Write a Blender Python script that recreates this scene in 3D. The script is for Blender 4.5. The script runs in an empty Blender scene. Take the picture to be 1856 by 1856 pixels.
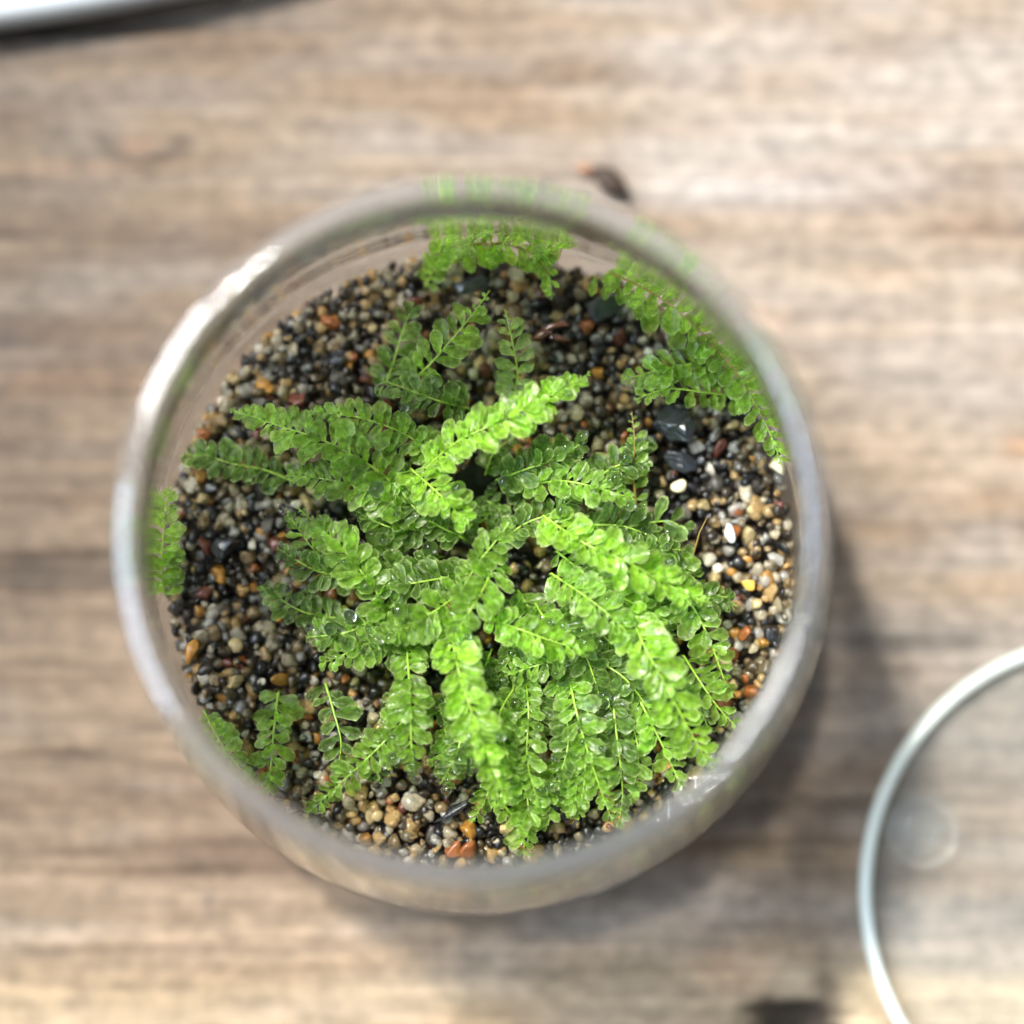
import bpy, bmesh, math, random
import numpy as np
from mathutils import Vector, Matrix, noise as mnoise

random.seed(11)
rng = np.random.RandomState(7)
S = 0.001                      # everything below is written in millimetres
sc = bpy.context.scene
col = sc.collection

# ------------------------------------------------------------------ camera
TH = math.radians(5.82)
CAM = Vector((3.7, -15.1, 221.5))
F = 3160.0                     # focal length in photo pixels (1856 px wide)
cam_d = bpy.data.cameras.new('camera')
cam = bpy.data.objects.new('camera', cam_d); col.objects.link(cam)
cam.location = CAM * S
cam.rotation_euler = (TH, 0, 0)
cam_d.sensor_width = 36; cam_d.sensor_fit = 'HORIZONTAL'
cam_d.lens = F / 1856 * 36
cam_d.clip_start = 0.005; cam_d.clip_end = 20
cam_d.dof.use_dof = True
cam_d.dof.focus_distance = 0.1945
cam_d.dof.aperture_fstop = 5.0
sc.camera = cam

# ------------------------------------------------------------------ world and lamps
w = bpy.data.worlds.new('World'); sc.world = w; w.use_nodes = True
bg = w.node_tree.nodes['Background']
bg.inputs[0].default_value = (0.80, 0.88, 1.0, 1); bg.inputs[1].default_value = 0.37

def area(name, az, el, dist, sx, sy, power, color, target=(0, 0, 20)):
    l = bpy.data.lights.new(name, 'AREA'); l.shape = 'RECTANGLE'
    l.size = sx * S; l.size_y = sy * S; l.energy = power; l.color = color
    o = bpy.data.objects.new(name, l); col.objects.link(o)
    a, e = math.radians(az), math.radians(el)
    d = Vector((math.cos(a) * math.cos(e), math.sin(a) * math.cos(e), math.sin(e)))
    o.location = (Vector(target) + d * dist) * S
    o.rotation_euler = d.to_track_quat('Z', 'Y').to_euler()
    return o
area('window_light', 145, 52, 900, 190, 440, 13.5, (1.0, 0.975, 0.94))
area('sunlit_pane_light', 127, 62, 905, 70, 70, 17.0, (1.0, 0.965, 0.91))
area('side_window_light', 184, 50, 900, 380, 240, 7.5, (0.62, 0.78, 1.0))

sc.view_settings.view_transform = 'Standard'; sc.view_settings.look = 'None'
sc.view_settings.exposure = 0.0; sc.view_settings.gamma = 1.0
sc.render.engine = 'CYCLES'
cy = sc.cycles
cy.use_denoising = True
try: cy.denoiser = 'OPENIMAGEDENOISE'
except Exception: pass
cy.max_bounces = 16; cy.transmission_bounces = 14; cy.transparent_max_bounces = 16
cy.diffuse_bounces = 4; cy.glossy_bounces = 8
cy.sample_clamp_indirect = 6.0; cy.blur_glossy = 0.3
cy.caustics_reflective = True; cy.caustics_refractive = True

# ------------------------------------------------------------------ helpers
def W(px, py, z):
    """the place at height z (mm) that the photograph shows at pixel px, py"""
    d = Vector(((px - 928) / F, -(py - 928) / F, -1))
    d.rotate(Matrix.Rotation(TH, 3, 'X'))
    t = (z - CAM.z) / d.z
    return CAM + d * t

def link(o, parent=None):
    col.objects.link(o)
    if parent is not None: o.parent = parent
    return o
def tag(o, label=None, cat=None, group=None, kind=None):
    if label: o['label'] = label
    if cat: o['category'] = cat
    if group: o['group'] = group
    if kind: o['kind'] = kind
    return o
def empty(name, loc=(0, 0, 0)):
    o = bpy.data.objects.new(name, None); col.objects.link(o)
    o.location = Vector(loc) * S; o.empty_display_size = 0.002
    return o
def mesh_np(name, V, Fa, smooth=True, mat=None, colr=None):
    me = bpy.data.meshes.new(name)
    me.from_pydata([tuple(v) for v in (np.asarray(V) * S)], [], [tuple(int(i) for i in f) for f in Fa])
    if smooth: me.polygons.foreach_set('use_smooth', [True] * len(me.polygons))
    if mat: me.materials.append(mat)
    if colr is not None:
        a = me.color_attributes.new('Col', 'FLOAT_COLOR', 'POINT')
        c = np.ones((len(V), 4), dtype=np.float32); c[:, :3] = colr
        a.data.foreach_set('color', c.ravel())
    me.update()
    return me
def lathe(name, prof, n, mat, mod=None, closed=False):
    P = np.array(prof); m = len(P)
    V = []
    for i, (r, z) in enumerate(P):
        for k in range(n):
            a = 2 * math.pi * k / n
            rr, zz = (r, z) if mod is None else mod(r, z, a, i)
            V.append((rr * math.cos(a), rr * math.sin(a), zz))
    Fa = []
    last = m if closed else m - 1
    for i in range(last):
        j = (i + 1) % m
        for k in range(n):
            q = (k + 1) % n
            Fa.append((i * n + k, i * n + q, j * n + q, j * n + k))
    if not closed:
        for i in (0, m - 1):
            c = len(V); V.append((0, 0, P[i][1]))
            for k in range(n):
                q = (k + 1) % n
                Fa.append((c, i * n + q, i * n + k) if i == 0 else (c, i * n + k, i * n + q))
    me = mesh_np(name, V, Fa, True, mat)
    bm = bmesh.new(); bm.from_mesh(me)
    bmesh.ops.remove_doubles(bm, verts=bm.verts, dist=1e-7)
    bmesh.ops.recalc_face_normals(bm, faces=bm.faces)
    bm.to_mesh(me); bm.free()
    return me
def smooth_profile(pts, per=6):
    out = []
    n = len(pts)
    for i in range(n - 1):
        p0 = pts[max(i - 1, 0)]; p1 = pts[i]; p2 = pts[i + 1]; p3 = pts[min(i + 2, n - 1)]
        for k in range(per):
            t = k / per
            out.append(tuple(0.5 * ((2 * p1[c]) + (-p0[c] + p2[c]) * t + (2 * p0[c] - 5 * p1[c] + 4 * p2[c] - p3[c]) * t * t
                             + (-p0[c] + 3 * p1[c] - 3 * p2[c] + p3[c]) * t ** 3) for c in range(2)))
    out.append(pts[-1])
    return out
def vnoise(x, y, seed):
    """smooth value noise on arrays, 0..1"""
    r = np.random.RandomState(seed); T = r.rand(256, 256)
    xi = np.floor(x).astype(int); yi = np.floor(y).astype(int)
    fx = x - xi; fy = y - yi
    fx = fx * fx * (3 - 2 * fx); fy = fy * fy * (3 - 2 * fy)
    a = T[xi % 256, yi % 256]; b = T[(xi + 1) % 256, yi % 256]
    c = T[xi % 256, (yi + 1) % 256]; d = T[(xi + 1) % 256, (yi + 1) % 256]
    return (a * (1 - fx) + b * fx) * (1 - fy) + (c * (1 - fx) + d * fx) * fy

# ------------------------------------------------------------------ materials
def newmat(name):
    m = bpy.data.materials.new(name); m.use_nodes = True
    nt = m.node_tree
    for n in list(nt.nodes): nt.nodes.remove(n)
    out = nt.nodes.new('ShaderNodeOutputMaterial')
    return m, nt, out
def node(nt, t, **kw):
    n = nt.nodes.new(t)
    for k, v in kw.items():
        if k in n.inputs: n.inputs[k].default_value = v
        else: setattr(n, k, v)
    return n
def principled(name, color=(0.5, 0.5, 0.5), rough=0.5, **kw):
    m, nt, out = newmat(name)
    b = node(nt, 'ShaderNodeBsdfPrincipled')
    b.inputs['Base Color'].default_value = (*color, 1); b.inputs['Roughness'].default_value = rough
    for k, v in kw.items(): b.inputs[k.replace('_', ' ')].default_value = v
    nt.links.new(b.outputs[0], out.inputs[0])
    return m, nt, b, out

def glass_mat(name, ior, tint, rough=0.0, bump=0.0, haze=0.0, clear=0.0):
    m, nt, out = newmat(name)
    g = node(nt, 'ShaderNodeBsdfGlass'); g.inputs['IOR'].default_value = ior
    g.inputs['Color'].default_value = (*tint, 1); g.inputs['Roughness'].default_value = rough
    last = g.outputs[0]
    if clear:
        tpp = node(nt, 'ShaderNodeBsdfTransparent'); mc = node(nt, 'ShaderNodeMixShader'); mc.name = 'clear_mix'; mc.inputs[0].default_value = clear
        nt.links.new(last, mc.inputs[1]); nt.links.new(tpp.outputs[0], mc.inputs[2]); last = mc.outputs[0]
    if bump:
        tc = node(nt, 'ShaderNodeTexCoord')
        nz = node(nt, 'ShaderNodeTexNoise'); nz.inputs['Scale'].default_value = 260; nz.inputs['Detail'].default_value = 2
        bp = node(nt, 'ShaderNodeBump'); bp.inputs['Strength'].default_value = bump; bp.inputs['Distance'].default_value = 0.001
        nt.links.new(tc.outputs['Object'], nz.inputs['Vector']); nt.links.new(nz.outputs[0], bp.inputs['Height'])
        nt.links.new(bp.outputs[0], g.inputs['Normal'])
    if haze:
        d = node(nt, 'ShaderNodeBsdfPrincipled'); d.inputs['Base Color'].default_value = (0.88, 0.95, 0.90, 1)
        d.inputs['Roughness'].default_value = 0.25
        mx = node(nt, 'ShaderNodeMixShader'); mx.inputs[0].default_value = haze
        nt.links.new(last, mx.inputs[1]); nt.links.new(d.outputs[0], mx.inputs[2]); last = mx.outputs[0]
    nt.links.new(last, out.inputs[0])
    return m
M_jar = glass_mat('clear_glass', 1.47, (0.99, 0.995, 0.99), 0.0, 0.0, 0.2, 0.34)
def _haze_lip(m):                                        # pale haze mixed into the lip imitates the grey light on it
    nt = m.node_tree; mx = [n for n in nt.nodes if n.type == 'MIX_SHADER' and n.name != 'clear_mix'][0]
    tc = node(nt, 'ShaderNodeTexCoord'); sp = node(nt, 'ShaderNodeSeparateXYZ'); r = node(nt, 'ShaderNodeMapRange')
    r.inputs['From Min'].default_value = 59.5 * S; r.inputs['From Max'].default_value = 61.3 * S
    r.inputs['To Min'].default_value = 0.0; r.inputs['To Max'].default_value = 0.08
    nt.links.new(tc.outputs['Object'], sp.inputs[0]); nt.links.new(sp.outputs['Z'], r.inputs[0]); nt.links.new(r.outputs[0], mx.inputs[0])
    r2 = node(nt, 'ShaderNodeMapRange'); r2.inputs['From Min'].default_value = 23 * S; r2.inputs['From Max'].default_value = 30 * S
    r2.inputs['To Min'].default_value = 0.62; r2.inputs['To Max'].default_value = 0.06
    nt.links.new(sp.outputs['Z'], r2.inputs[0]); nt.links.new(r2.outputs[0], nt.nodes['clear_mix'].inputs[0])
    p = [n for n in nt.nodes if n.type == 'BSDF_PRINCIPLED'][0]; p.inputs['Base Color'].default_value = (0.66, 0.69, 0.75, 1); p.inputs['Roughness'].default_value = 0.2
    p.inputs['Coat Weight'].default_value = 1.0; p.inputs['Coat Roughness'].default_value = 0.1
_haze_lip(M_jar)
M_lid = glass_mat('lid_glass', 1.47, (0.985, 0.995, 0.99), 0.02, 0.0, 0.045, 0.82)  # faint white haze stands in for light reflected off the lid
M_lidedge = glass_mat('lid_edge_glass', 1.47, (0.93, 0.995, 0.97), 0.1, 0.0, 0.62, 0.3)
M_water = glass_mat('water', 1.4, (1, 1, 1))

# ---- weathered wood: tone from the grain computed on the mesh, fibres from noise
def wood_material():
    m, nt, out = newmat('weathered_wood')
    L = nt.links.new
    b = node(nt, 'ShaderNodeBsdfPrincipled'); b.inputs['Roughness'].default_value = 0.72
    b.inputs['Specular IOR Level'].default_value = 0.25
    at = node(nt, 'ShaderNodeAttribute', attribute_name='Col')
    tc = node(nt, 'ShaderNodeTexCoord')
    mp = node(nt, 'ShaderNodeMapping'); mp.inputs['Scale'].default_value = (30, 620, 200)
    n1 = node(nt, 'ShaderNodeTexNoise'); n1.inputs['Scale'].default_value = 1.0; n1.inputs['Detail'].default_value = 5
    r1 = node(nt, 'ShaderNodeMapRange'); r1.inputs['From Min'].default_value = 0.3; r1.inputs['From Max'].default_value = 0.7
    r1.inputs['To Min'].default_value = 0.76; r1.inputs['To Max'].default_value = 1.2
    mp2 = node(nt, 'ShaderNodeMapping'); mp2.inputs['Scale'].default_value = (330, 420, 200)
    n2 = node(nt, 'ShaderNodeTexNoise'); n2.inputs['Scale'].default_value = 1.0; n2.inputs['Detail'].default_value = 3
    r2 = node(nt, 'ShaderNodeMapRange'); r2.inputs['From Min'].default_value = 0.3; r2.inputs['From Max'].default_value = 0.7
    r2.inputs['To Min'].default_value = 0.76; r2.inputs['To Max'].default_value = 1.24
    mu = node(nt, 'ShaderNodeMath', operation='MULTIPLY')
    vm = node(nt, 'ShaderNodeVectorMath', operation='SCALE')
    L(tc.outputs['Object'], mp.inputs[0]); L(mp.outputs[0], n1.inputs['Vector']); L(n1.outputs[0], r1.inputs[0])
    L(tc.outputs['Object'], mp2.inputs[0]); L(mp2.outputs[0], n2.inputs['Vector']); L(n2.outputs[0], r2.inputs[0])
    L(r1.outputs[0], mu.inputs[0]); L(r2.outputs[0], mu.inputs[1])
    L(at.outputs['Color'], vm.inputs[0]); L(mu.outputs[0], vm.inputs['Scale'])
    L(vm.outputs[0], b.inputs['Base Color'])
    bp = node(nt, 'ShaderNodeBump'); bp.inputs['Strength'].default_value = 0.6; bp.inputs['Distance'].default_value = 0.0003
    L(n1.outputs[0], bp.inputs['Height']); L(bp.outputs[0], b.inputs['Normal'])
    L(b.outputs[0], out.inputs[0])
    return m
M_wood = wood_material()

def grain_material():
    m, nt, out = newmat('wet_sand_grain')
    L = nt.links.new
    at = node(nt, 'ShaderNodeAttribute', attribute_name='Col')
    tc = node(nt, 'ShaderNodeNewGeometry')
    nz = node(nt, 'ShaderNodeTexNoise'); nz.inputs['Scale'].default_value = 1600; nz.inputs['Detail'].default_value = 3
    L(tc.outputs['Position'], nz.inputs['Vector'])
    r = node(nt, 'ShaderNodeMapRange'); r.inputs['From Min'].default_value = 0.3; r.inputs['From Max'].default_value = 0.7
    r.inputs['To Min'].default_value = 0.7; r.inputs['To Max'].default_value = 1.25
    L(nz.outputs[0], r.inputs[0])
    vm = node(nt, 'ShaderNodeVectorMath', operation='SCALE'); L(at.outputs['Color'], vm.inputs[0]); L(r.outputs[0], vm.inputs['Scale'])
    b = node(nt, 'ShaderNodeBsdfPrincipled'); L(vm.outputs[0], b.inputs['Base Color'])
    b.inputs['Roughness'].default_value = 0.4; b.inputs['Specular IOR Level'].default_value = 0.3; b.inputs['Coat Weight'].default_value = 0.45; b.inputs['Coat Roughness'].default_value = 0.08
    b.inputs['Coat IOR'].default_value = 1.33
    bp = node(nt, 'ShaderNodeBump'); bp.inputs['Strength'].default_value = 0.35; bp.inputs['Distance'].default_value = 0.00012
    L(nz.outputs[0], bp.inputs['Height']); L(bp.outputs[0], b.inputs['Normal'])
    L(b.outputs[0], out.inputs[0])
    return m
def quartz_material():
    m, nt, out = newmat('clear_quartz_grain')
    L = nt.links.new
    at = node(nt, 'ShaderNodeAttribute', attribute_name='Col')
    b = node(nt, 'ShaderNodeBsdfPrincipled'); L(at.outputs['Color'], b.inputs['Base Color'])
    b.inputs['Roughness'].default_value = 0.12; b.inputs['Transmission Weight'].default_value = 0.72; b.inputs['IOR'].default_value = 1.4
    L(b.outputs[0], out.inputs[0])
    return m
M_grain = grain_material(); M_quartz = quartz_material()

def leaf_material(name, base, trans, clear, hue=0.5):
    m, nt, out = newmat(name)
    L = nt.links.new
    tc = node(nt, 'ShaderNodeTexCoord'); oi = node(nt, 'ShaderNodeObjectInfo')
    sp = node(nt, 'ShaderNodeSeparateXYZ'); L(tc.outputs['Object'], sp.inputs[0])
    # midrib: |y| small
    ab = node(nt, 'ShaderNodeMath', operation='ABSOLUTE'); L(sp.outputs['Y'], ab.inputs[0])
    rib = node(nt, 'ShaderNodeMapRange'); rib.inputs['From Min'].default_value = 0.016 * S; rib.inputs['From Max'].default_value = 0.045 * S
    rib.inputs['To Min'].default_value = 1; rib.inputs['To Max'].default_value = 0; L(ab.outputs[0], rib.inputs[0])
    ln = node(nt, 'ShaderNodeMapRange'); ln.inputs['From Min'].default_value = 0.45 * S; ln.inputs['From Max'].default_value = 0.95 * S
    ln.inputs['To Min'].default_value = 1; ln.inputs['To Max'].default_value = 0.1; L(sp.outputs['X'], ln.inputs[0])
    ribm = node(nt, 'ShaderNodeMath', operation='MULTIPLY'); L(rib.outputs[0], ribm.inputs[0]); L(ln.outputs[0], ribm.inputs[1])
    # patchy cells
    geo = node(nt, 'ShaderNodeNewGeometry')
    nz = node(nt, 'ShaderNodeTexNoise'); nz.inputs['Scale'].default_value = 1500; nz.inputs['Detail'].default_value = 3
    L(geo.outputs['Position'], nz.inputs['Vector'])
    nr = node(nt, 'ShaderNodeMapRange'); nr.inputs['From Min'].default_value = 0.35; nr.inputs['From Max'].default_value = 0.68
    nr.inputs['To Min'].default_value = 0.62; nr.inputs['To Max'].default_value = 1.35; L(nz.outputs[0], nr.inputs[0])
    rr = node(nt, 'ShaderNodeMapRange'); rr.inputs['To Min'].default_value = 0.72; rr.inputs['To Max'].default_value = 1.22; L(oi.outputs['Random'], rr.inputs[0])
    mm = node(nt, 'ShaderNodeMath', operation='MULTIPLY'); L(nr.outputs[0], mm.inputs[0]); L(rr.outputs[0], mm.inputs[1])
    mixr = node(nt, 'ShaderNodeMix', data_type='RGBA'); mixr.inputs[6].default_value = (*base, 1)
    mixr.inputs[7].default_value = (min(1, base[0] * 1.3 + .03), min(1, base[1] * 1.2), base[2] * 1.3, 1)
    L(ribm.outputs[0], mixr.inputs[0])
    xm = node(nt, 'ShaderNodeMapRange'); xm.inputs['From Min'].default_value = 0.45 * S; xm.inputs['From Max'].default_value = 1.0 * S
    xm.inputs['To Min'].default_value = 0.0; xm.inputs['To Max'].default_value = 0.62; L(sp.outputs['X'], xm.inputs[0])
    mixe = node(nt, 'ShaderNodeMix', data_type='RGBA'); L(xm.outputs[0], mixe.inputs[0]); L(mixr.outputs[2], mixe.inputs[6])
    mixe.inputs[7].default_value = (base[0] * 1.1 + .07, base[1] + .07, base[2] + .04, 1)
    ra = node(nt, 'ShaderNodeAttribute', attribute_name='rim')
    rm_ = node(nt, 'ShaderNodeMath', operation='MULTIPLY'); L(ra.outputs['Fac'], rm_.inputs[0]); rm_.inputs[1].default_value = 0.9
    mixf = node(nt, 'ShaderNodeMix', data_type='RGBA'); L(rm_.outputs[0], mixf.inputs[0]); L(mixe.outputs[2], mixf.inputs[6])
    mixf.inputs[7].default_value = (0.62, 0.74, 0.30, 1)
    vm = node(nt, 'ShaderNodeVectorMath', operation='SCALE'); L(mixf.outputs[2], vm.inputs[0]); L(mm.outputs[0], vm.inputs['Scale'])
    b = node(nt, 'ShaderNodeBsdfPrincipled'); L(vm.outputs[0], b.inputs['Base Color'])
    b.inputs['Roughness'].default_value = 0.34; b.inputs['Specular IOR Level'].default_value = 0.3; b.inputs['Coat Weight'].default_value = 0.55
    b.inputs['Coat Roughness'].default_value = 0.06; b.inputs['Coat IOR'].default_value = 1.4
    bp = node(nt, 'ShaderNodeBump'); bp.inputs['Strength'].default_value = 0.8; bp.inputs['Distance'].default_value = 0.00012
    L(nz.outputs[0], bp.inputs['Height']); L(bp.outputs[0], b.inputs['Normal']); L(bp.outputs[0], b.inputs['Coat Normal'])
    tr = node(nt, 'ShaderNodeBsdfTranslucent')
    vt = node(nt, 'ShaderNodeVectorMath', operation='SCALE'); vt.inputs[0].default_value = trans; L(mm.outputs[0], vt.inputs['Scale'])
    L(vt.outputs[0], tr.inputs['Color'])
    m1 = node(nt, 'ShaderNodeMixShader'); m1.inputs[0].default_value = 0.56; L(b.outputs[0], m1.inputs[1]); L(tr.outputs[0], m1.inputs[2])
    tp = node(nt, 'ShaderNodeBsdfTransparent'); tp.inputs[0].default_value = (0.80, 0.95, 0.5, 1)
    ce = node(nt, 'ShaderNodeMapRange'); ce.inputs['From Min'].default_value = 0.3 * S; ce.inputs['From Max'].default_value = 1.0 * S
    ce.inputs['To Min'].default_value = clear * 0.6; ce.inputs['To Max'].default_value = clear * 1.7; L(sp.outputs['X'], ce.inputs[0])
    m2 = node(nt, 'ShaderNodeMixShader'); L(ce.outputs[0], m2.inputs[0]); L(m1.outputs[0], m2.inputs[1]); L(tp.outputs[0], m2.inputs[2])
    L(m2.outputs[0], out.inputs[0])
    return m
LEAF = {
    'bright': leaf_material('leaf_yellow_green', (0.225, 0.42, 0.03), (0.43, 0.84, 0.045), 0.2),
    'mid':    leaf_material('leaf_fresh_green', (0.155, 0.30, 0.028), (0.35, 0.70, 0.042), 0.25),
    'dark':   leaf_material('leaf_shaded_deep_green', (0.075, 0.165, 0.02), (0.165, 0.37, 0.03), 0.24),  # also for shoots lying in shade, their shade put in the colour
    'pale':   leaf_material('leaf_clear_pale', (0.26, 0.42, 0.10), (0.38, 0.62, 0.12), 0.36),
}
M_stem = principled('stem_green', (0.21, 0.33, 0.035), 0.4)[0]
M_stem_brown = principled('stem_olive_brown', (0.20, 0.13, 0.03), 0.45)[0]

# ------------------------------------------------------------------ table top
def make_table():
    nx, ny = 330, 900
    xs = np.linspace(-230, 230, nx); ys = np.linspace(-190, 190, ny)
    X, Y = np.meshgrid(xs, ys)
    k1 = W(1440, 1862, 0); k2 = W(262, 245, 0)
    warp = np.zeros_like(X)
    for kx, ky, sx, sy, amp in ((k1.x - 5, k1.y + 3, 12, 7, 4.5), (k2.x, k2.y, 9, 7, 3.5)):
        dx, dy = (X - kx) / sx, (Y - ky) / sy
        warp += amp * np.exp(-(dx * dx + dy * dy)) * np.sign(Y - ky) * np.minimum(1, np.abs(Y - ky) / 2)
    warp += 3.0 * (vnoise(X / 60, Y / 40, 3) - 0.5) + 1.2 * (vnoise(X / 18, Y / 12, 4) - 0.5)
    YY = Y - warp + X * 0.018
    h = 0.55 * vnoise(X / 90, YY / 3.2, 5) + 0.4 * vnoise(X / 45, YY / 1.3, 6) + 0.22 * vnoise(X / 22, YY / 0.75, 8)
    h += 0.25 * vnoise(X / 5, YY / 2.2, 9)
    crack = np.clip((vnoise(X / 50, YY / 3.6, 12) - 0.76) * 8, 0, 1) * vnoise(X / 14, YY / 9, 13)
    h -= 0.9 * crack
    r1 = np.sqrt(((X - k1.x) / 6.6) ** 2 + ((Y - k1.y) / 3.6) ** 2) + 0.5 * (vnoise(X / 2.2, Y / 1.6, 61) - .5)
    hole = np.clip(1.25 - r1, 0, 1)
    h -= 2.2 * hole
    r2 = np.sqrt(((X - k2.x) / 5.2) ** 2 + ((Y - k2.y) / 3.6) ** 2)
    ring2 = np.exp(-((r2 - 1.0) / 0.22) ** 2) * (Y < k2.y + .6)
    h -= 0.35 * ring2
    # tones
    g = 0.56 * vnoise(X / 100, YY / 7.5, 20) + 0.30 * vnoise(X / 34, YY / 3.0, 21) + 0.14 * vnoise(X / 12, YY / 1.3, 22)
    g = np.clip((g - 0.22) / 0.52, 0, 1)
    brown = np.array([0.205, 0.135, 0.088]); tan = np.array([0.365, 0.265, 0.175]); grey = np.array([0.395, 0.355, 0.312]); ochre = np.array([0.50, 0.385, 0.235])
    C = brown[None, None] * (1 - g[..., None]) + tan[None, None] * g[..., None]
    bl = np.clip((vnoise(X / 55, YY / 9, 30) * 0.55 + vnoise(X / 13, YY / 3.5, 31) * 0.45) * 1.9 - 0.75 + np.clip((X + 5) / 90, -0.30, 0.38), 0, 1) * 0.75  # bleached patches, raised toward the right to imitate stronger light there
    C = C * (1 - bl[..., None]) + grey * bl[..., None]
    oc = np.clip((-46.5 + 2.5 * (vnoise(X / 30, Y * 0, 33) - .5) - Y) / 5, 0, 1) * (0.45 + 0.4 * g)
    C = C * (1 - oc[..., None]) + ochre * oc[..., None]
    side = np.clip((X + 60) / 110, 0, 1)             # light fading toward the left, put into the board's colour
    low = np.clip((20 - Y) / 75, 0, 1)                # less of that painted shade at the lower left than the upper left
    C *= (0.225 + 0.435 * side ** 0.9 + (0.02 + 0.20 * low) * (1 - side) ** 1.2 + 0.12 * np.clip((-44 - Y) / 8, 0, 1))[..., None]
    dark = np.clip(crack * 0.5 + hole * 1.6 + ring2 * 0.45, 0, 0.92)
    C *= (1 - dark[..., None])
    for px, py, rx, ry, rgb, a in ((1852, 810, 2.0, 1.8, (0.30, 0.16, 0.08), 0.5), (1500, 1790, 1.6, 5.5, (0.07, 0.05, 0.035), 0.85), (1330, 1760, 6, 3.5, (0.36, 0.22, 0.13), 0.5), (1620, 1840, 1.0, 1.6, (0.12, 0.09, 0.06), 0.6), (215, 1515, 3.5, 1.4, (0.10, 0.08, 0.06), 0.6), (1335, 575, 9, 1.6, (0.40, 0.24, 0.15), 0.3),
                                   (375, 1640, 0.5, 1.8, (0.08, 0.06, 0.05), 0.75), (70, 1730, 3, 0.6, (0.10, 0.07, 0.05), 0.7), (140, 1815, 1.6, 1.0, (0.12, 0.09, 0.06), 0.6),
                                   (245, 262, 2.2, 1.0, (0.26, 0.14, 0.08), 0.35), (1560, 30, 12, .8, (0.24, 0.19, 0.15), 0.5), (1250, 235, 8, 1.0, (0.27, 0.20, 0.15), 0.5),
                                   (1500, 600, 14, 1.1, (0.26, 0.19, 0.14), 0.35), (1700, 905, 12, 0.7, (0.24, 0.17, 0.12), 0.5), (110, 690, 13, 1.6, (0.10, 0.06, 0.035), 0.6),
                                   (120, 905, 14, 0.9, (0.12, 0.08, 0.05), 0.5), (350, 165, 14, 1.0, (0.11, 0.08, 0.06), 0.55), (150, 300, 16, 1.3, (0.11, 0.07, 0.045), 0.55),
                                   (1440, 1290, 6.5, 4.2, (0.13, 0.10, 0.075), 0.7), (1455, 1490, 3.0, 8.5, (0.10, 0.075, 0.055), 0.85), (1700, 1330, 12, 1.0, (0.25, 0.2, 0.17), 0.4),  # first two patches paint the jar's shadow into the wood
                                   (1410, 340, 13, 2.2, (0.36, 0.33, 0.31), 0.6), (1650, 250, 14, 1.8, (0.33, 0.32, 0.30), 0.4)):
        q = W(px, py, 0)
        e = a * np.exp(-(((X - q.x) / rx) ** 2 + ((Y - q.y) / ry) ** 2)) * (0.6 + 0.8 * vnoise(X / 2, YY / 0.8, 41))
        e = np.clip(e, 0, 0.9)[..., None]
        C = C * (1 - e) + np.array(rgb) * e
    C = np.clip(C, 0.004, 0.75)
    # the two spots where the jar and the lid stand must not rise above z = 0
    h = h - h.max() - 0.02
    V = np.stack([X, Y, h], -1).reshape(-1, 3)
    idx = np.arange(nx * ny).reshape(ny, nx)
    Q = np.stack([idx[:-1, :-1], idx[:-1, 1:], idx[1:, 1:], idx[1:, :-1]], -1).reshape(-1, 4)
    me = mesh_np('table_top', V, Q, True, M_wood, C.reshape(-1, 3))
    o = link(bpy.data.objects.new('table_top', me)); tag(o, 'weathered grey brown wooden table board with horizontal grain and a dark knot', kind='structure')
    return o
make_table()

# ------------------------------------------------------------------ white tray, top left
def make_tray():
    m, nt, b, out = principled('white_painted_wood', (0.3, 0.32, 0.32), 0.45)
    at = node(nt, 'ShaderNodeTexCoord'); vl = node(nt, 'ShaderNodeVectorMath', operation='LENGTH')
    mp = node(nt, 'ShaderNodeMapping'); mp.inputs['Scale'].default_value = (1, 1, 0)
    nz = node(nt, 'ShaderNodeTexNoise'); nz.noise_dimensions = '1D'; nz.inputs['Scale'].default_value = 330
    cr = node(nt, 'ShaderNodeValToRGB'); cr.color_ramp.elements[0].position = 0.36; cr.color_ramp.elements[0].color = (0.19, 0.165, 0.125, 1)
    cr.color_ramp.elements[1].position = 0.6; cr.color_ramp.elements[1].color = (0.285, 0.31, 0.325, 1)
    nt.links.new(at.outputs['Object'], mp.inputs[0]); nt.links.new(mp.outputs[0], vl.inputs[0]); nt.links.new(vl.outputs['Value'], nz.inputs['W'])
    nt.links.new(nz.outputs[0], cr.inputs[0]); nt.links.new(cr.outputs[0], b.inputs['Base Color'])
    R = 330.0
    top = 7.0
    q = W(150, 18, top - 1)
    n = Vector((-0.17, 0.985, 0)).normalized()
    c = q + n * R
    prof = smooth_profile([(R - 5, 0.0), (R - 2.2, 0.5), (R - 0.4, 2.6), (R, 4.6), (R - 0.6, 6.3), (R - 2.4, top), (R - 5, 6.6), (R - 7, 6.0), (R - 9, 6.2), (R - 12, 6.0), (R - 60, 6.0)], 3)
    me = lathe('white_tray', prof, 360, m)
    o = link(bpy.data.objects.new('white_tray', me)); o.location = Vector((c.x, c.y, 0)) * S
    tag(o, 'rounded edge of a white painted wooden tray on the table', 'tray')
make_tray()

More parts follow.
